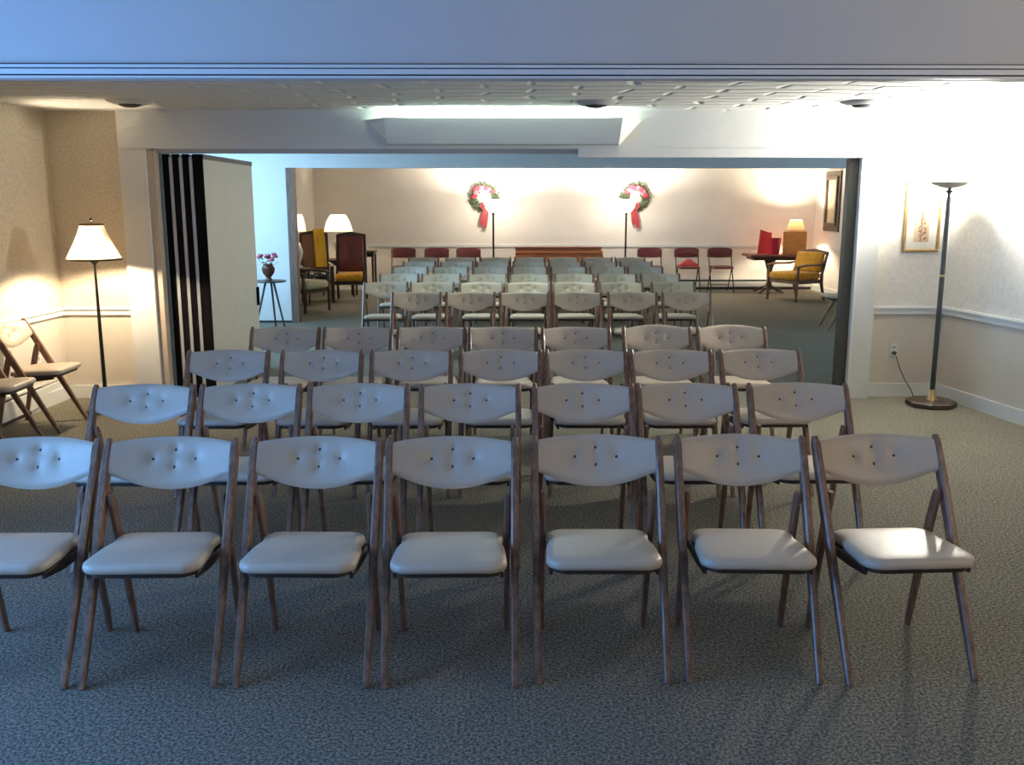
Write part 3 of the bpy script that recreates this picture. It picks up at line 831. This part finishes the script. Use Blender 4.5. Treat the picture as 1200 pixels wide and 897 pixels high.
# right corner table with lamp and red things
tb = thing('corner_table', 'dark pedestal table in the right corner of the far room', 'table', (4.95, 17.0, 0))
MB().box(-0.58, 0.50, -0.33, 0.33, 0.655, 0.70, 0.008).build('table_top', BENCHT, tb)
MB().box(-0.50, 0.42, -0.27, 0.27, 0.60, 0.655).build('apron', DARKW, tb)
MB().lathe([(0.11, 0.60), (0.09, 0.55), (0.05, 0.42), (0.045, 0.20), (0.07, 0.12), (0.10, 0.08)], (-0.14, 0, 0), n=18).build('pedestal', DARKW, tb, True)
for k in range(4):
    a = PI/4+k*PI/2
    MB().bar([(-0.14, 0, 0.12), (-0.14+0.18*math.cos(a), 0.18*math.sin(a), 0.07), (-0.14+0.30*math.cos(a), 0.30*math.sin(a), 0.014)], [(.02, .03), (.018, .025), (.014, .014)], lat=(-math.sin(a), math.cos(a), 0)).build('foot', DARKW, tb)
o = MB().prism_xz([(-0.12, 0.0), (0.12, 0.0), (0.115, 0.38), (0.05, 0.385), (-0.085, 0.43)], 0, 0.05).build('red_folder', REDB, None, loc=(4.71, 17.03, 0.70))
tag(o, 'tall red card folder standing at the left of the corner table', 'folder')
o = MB().lathe([(0.085, 0.0), (0.09, 0.01), (0.115, 0.28), (0.118, 0.29), (0.11, 0.29), (0.085, 0.02)], n=28).build('red_vase', REDG, None, True, loc=(4.83, 16.84, 0.70))
tag(o, 'crimson flared vase on the corner table before the red folder', 'vase')
o = MB().box(-0.21, 0.21, 0.0, 0.03, 0.0, 0.405, 0.006).build('orange_panel', ORANGE, None, loc=(5.18, 16.80, 0.70))
tag(o, 'upright orange wooden panel standing on the right half of corner table', 'panel')
cl2 = thing('table_lamp', 'lit lamp with tan shade behind the orange panel on corner table', 'lamp', (5.26, 17.06, 0.70))
MB().lathe([(0.07, 0.0), (0.075, 0.02), (0.03, 0.05), (0.05, 0.15), (0.03, 0.28), (0.012, 0.32), (0.012, 0.42)], n=20).build('base', BRASS, cl2, True)
s_ = MB().lathe([(0.165, 0.415), (0.105, 0.60)], n=32, cap=False).build('lamp_shade', SHADET, cl2, True)
MB().tube([(0.166*math.cos(2*PI*i/30), 0.166*math.sin(2*PI*i/30), 0.412) for i in range(31)], 0.006, 6).build('shade_trim', DARKW, s_)
MB().lathe([(0.01, 0.42), (0.03, 0.45), (0.03, 0.48), (0.003, 0.51)], n=12).build('bulb', BULB, cl2, True)

# armchairs
def armchair(label, loc, rz, seatm, backm, seat_z=0.40, back_h=0.86, w=0.30, group=None, woodm=None, arm=True):
    wd = woodm or DARKW
    t = thing('armchair', label, 'armchair', loc, R(rz), group)
    for s in (-1, 1):
        MB().bar([(s*w, -0.27, 0), (s*w, -0.27, 0.30), (s*w, -0.25, 0.58)], [(.018, .018), (.022, .024), (.018, .02)]).build('leg', wd, t)
        MB().bar([(s*w*0.95, 0.38, 0), (s*w*0.95, 0.30, 0.28), (s*w*0.95, 0.30, 0.45), (s*w*0.93, 0.42, back_h)], [(.018, .018), (.022, .026), (.022, .026), (.018, .02)]).build('leg', wd, t)
        if arm:
            MB().bar([(s*(w+.01), -0.30, 0.575), (s*(w+.02), -0.10, 0.60), (s*(w+.01), 0.18, 0.595), (s*w*0.95, 0.36, 0.62)], [(.028, .014), (.034, .016), (.030, .016), (.022, .014)]).build('arm', wd, t)
    MB().box(-w+0.02, w-0.02, -0.27, 0.32, seat_z-0.11, seat_z-0.05, 0.008).build('seat_frame', wd, t)
    # cushions
    m = MB(); m.box(-w+0.03, w-0.03, -0.31, 0.30, seat_z-0.05, seat_z+0.07, 0.03)
    m.build('seat_cushion', seatm, t, True, 50)
    m = MB(); m.box(-w+0.03, w-0.03, 0.0, 0.09, 0.0, back_h-seat_z-0.06, 0.03)
    m.xf(Matrix.Translation((0, 0.235, seat_z+0.072)) @ Matrix.Rotation(R(-14), 4, 'X'))
    m.build('back_cushion', backm, t, True, 50)
    MB().bar([(-w*0.92, 0.418, back_h-0.02), (0, 0.438, back_h+0.01), (w*0.92, 0.418, back_h-0.02)], [(.016, .03), (.016, .035), (.016, .03)], lat=(0, 1, 0)).build('top_rail', wd, t)
    return t
armchair('wooden armchair with yellow cushions beside the right corner table', (4.88, 15.75, 0), -62, YELLOW, YELLOW, 0.40, 0.80, 0.33, None, JAMBW)
armchair('dark armchair with cream seat cushion just inside the left jamb', (-3.02, 14.15, 0), 62, CREAMF, PLAIDD, 0.40, 0.92, 0.28)
armchair('brown armchair with a yellow throw over its back, left corner', (-3.10, 15.62, 0), 14, PLAIDD, mat('brown_leather', (0.20, 0.10, 0.055), 0.45), 0.42, 1.10, 0.235)
armchair('maroon high-backed chair with yellow seat, left corner of far room', (-2.54, 15.62, 0), 4, YELLOW, MAROON, 0.40, 1.08, 0.25, None, None, False)
# throw over the back of the brown armchair
th = MB()
pts = [(-0.07, 0.42), (0.10, 0.40)]
path = [(0.515, 0.84), (0.495, 0.98), (0.485, 1.11), (0.43, 1.172), (0.372, 1.155), (0.315, 1.02), (0.265, 0.86), (0.205, 0.70), (0.185, 0.60), (0.17, 0.555)]
rs = []
for k, (y, z) in enumerate(path):
    x0 = -0.02 + 0.004*k; x1 = x0+0.175+0.001*k
    n_ = 9
    top = [(x0+(x1-x0)*i/(n_-1), y-0.006+0.006*math.sin(i*1.9+k*.7), z) for i in range(n_)]
    rs.append(top + [(x, yy+0.007, zz+0.004) for x, yy, zz in reversed(top)])
th.rings(rs)
o = th.build('yellow_throw', mat('yellow_throw_cloth', (0.75, 0.46, 0.04), 0.9, col2=(0.55, 0.22, 0.03), nscale=12, ramp=(0.2, 0.45)), None, True, 60, (-3.10, 15.62, 0.0))
o.rotation_euler = (0, 0, R(14))
tag(o, 'yellow patterned throw draped over the brown armchair back', 'throw')

# end tables and lamps in the left corner of the far room
def end_table(label, loc, w, d, h):
    t = thing('end_table', label, 'table', loc)
    MB().box(-w, w, -d, d, h-0.04, h, 0.005).build('table_top', DARKW, t)
    MB().box(-w+0.03, w-0.03, -d+0.03, d-0.03, h-0.10, h-0.04).build('apron', DARKW, t)
    for sx in (-1, 1):
        for sy in (-1, 1):
            MB().bar([(sx*(w-.03), sy*(d-.03), 0), (sx*(w-.03), sy*(d-.03), h-0.06)], [(.014, .014), (.02, .02)]).build('leg', DARKW, t)
    return t
end_table('dark end table between the two left armchairs, carrying a lamp', (-3.24, 14.93, 0), 0.16, 0.16, 0.60)
end_table('dark end table in the left corner behind the maroon chair', (-2.92, 16.85, 0), 0.28, 0.28, 0.62)
end_table('small dark table to the right of the maroon chair', (-2.42, 16.45, 0), 0.20, 0.2, 0.79)
def table_lamp(label, loc, r0, r1, zb, zt, seed):
    t = thing('table_lamp', label, 'lamp', loc, 0, 'table lamps in the left corner')
    MB().lathe([(0.07, 0.0), (0.075, 0.015), (0.03, 0.05), (0.075, 0.17), (0.085, 0.26), (0.05, 0.37), (0.014, 0.43), (0.012, zb+0.06)], n=22).build('base', WHITEP, t, True)
    prof = [(r0, zb), (r0*0.9+r1*0.1, zb+(zt-zb)*0.18), (r0*0.62+r1*0.38, zb+(zt-zb)*0.6), (r0*0.25+r1*0.75, zb+(zt-zb)*0.88), (r1, zt)]
    MB().lathe(prof, n=32, cap=False).build('lamp_shade', SHADEW, t, True)
    MB().lathe([(0.01, zb+0.05), (0.032, zb+0.08), (0.03, zb+0.12), (0.003, zb+0.15)], n=12).build('bulb', BULB, t, True)
    return t
table_lamp('lit white table lamp nearest the brown jamb at left', (-3.24, 14.93, 0.60), 0.145, 0.085, 0.57, 0.83, 0)
table_lamp('lit wide-shaded table lamp in the left corner of far room', (-2.92, 16.85, 0.62), 0.25, 0.12, 0.49, 0.78, 1)

# ------------------------------------------------------------------ lights
WARM = (1.0, 0.79, 0.54); WARM2 = (1.0, 0.84, 0.62); WARM3 = (1.0, 0.89, 0.75); DAY = (0.16, 0.42, 1.0); FLUO = (0.86, 1.0, 0.87)
lamp('daylight_near', 'AREA', (WN[0]-0.05, (WN[1]+WN[2])/2, (WN[3]+WN[4])/2), 165, DAY, rot=(0, R(-90), 0), size=(1.5, 2.8))
lamp('daylight_third', 'AREA', (W3[0]+0.05, (W3[1]+W3[2])/2, (W3[3]+W3[4])/2), 45, (0.55, 0.78, 1.0), rot=(0, R(90), 0), size=(1.9, 3.2))
lamp('near_warm_fill', 'POINT', (4.0, 0.9, 1.80), 175, (1.0, 0.79, 0.54), 0.05)  # added warm fill from the right of the near room, at the unseen torchiere
lamp('daylight_third_left', 'AREA', (-4.43, 10.9, 1.55), 160, (0.36, 0.66, 1.0), rot=(0, R(-90), 0), size=(1.2, 2.2))
lamp('valance_glow', 'AREA', (0, YP-0.11, vz0+0.12), 26, FLUO, rot=(R(180), 0, 0), size=(1.6, 0.12))
lamp('fluorescent_third', 'AREA', (0.2, 10.0, ZC-0.08), 22, FLUO, rot=(0, 0, 0), size=(1.1, 0.5))
lamp('floor_lamp_bulb', 'POINT', (-3.14, 7.28, 1.27), 115, WARM, 0.035)
lamp('torchiere_bulb', 'POINT', (3.47, 7.42, 1.85), 370, (1.0, 0.95, 0.83), 0.11)
lamp('far_lamp_bulb', 'POINT', (-0.18, 17.05, 1.60), 300, WARM3, 0.05)
lamp('far_lamp_bulb', 'POINT', (2.20, 17.05, 1.60), 300, WARM3, 0.05)
lamp('corner_lamp_bulb', 'POINT', (5.26, 17.06, 1.22), 170, WARM2, 0.04)
lamp('table_lamp_bulb', 'POINT', (-3.24, 14.93, 1.28), 30, WARM, 0.04)
lamp('table_lamp_bulb', 'POINT', (-2.92, 16.85, 1.22), 55, WARM, 0.04)

w = bpy.data.worlds.new('world'); SC.world = w; w.use_nodes = True
w.node_tree.nodes['Background'].inputs['Color'].default_value = (0.45, 0.65, 1.0, 1)
w.node_tree.nodes['Background'].inputs['Strength'].default_value = 0.6

SC.view_settings.view_transform = 'Standard'
SC.view_settings.look = 'None'
SC.view_settings.gamma = 1.0
SC.view_settings.exposure = 0.0
SC.view_settings.use_curve_mapping = False
SC.cycles.use_denoising = True
SC.cycles.max_bounces = 8
SC.cycles.diffuse_bounces = 5
SC.cycles.transmission_bounces = 6
SC.cycles.sample_clamp_indirect = 4.0
SC.cycles.caustics_reflective = False
SC.cycles.caustics_refractive = False
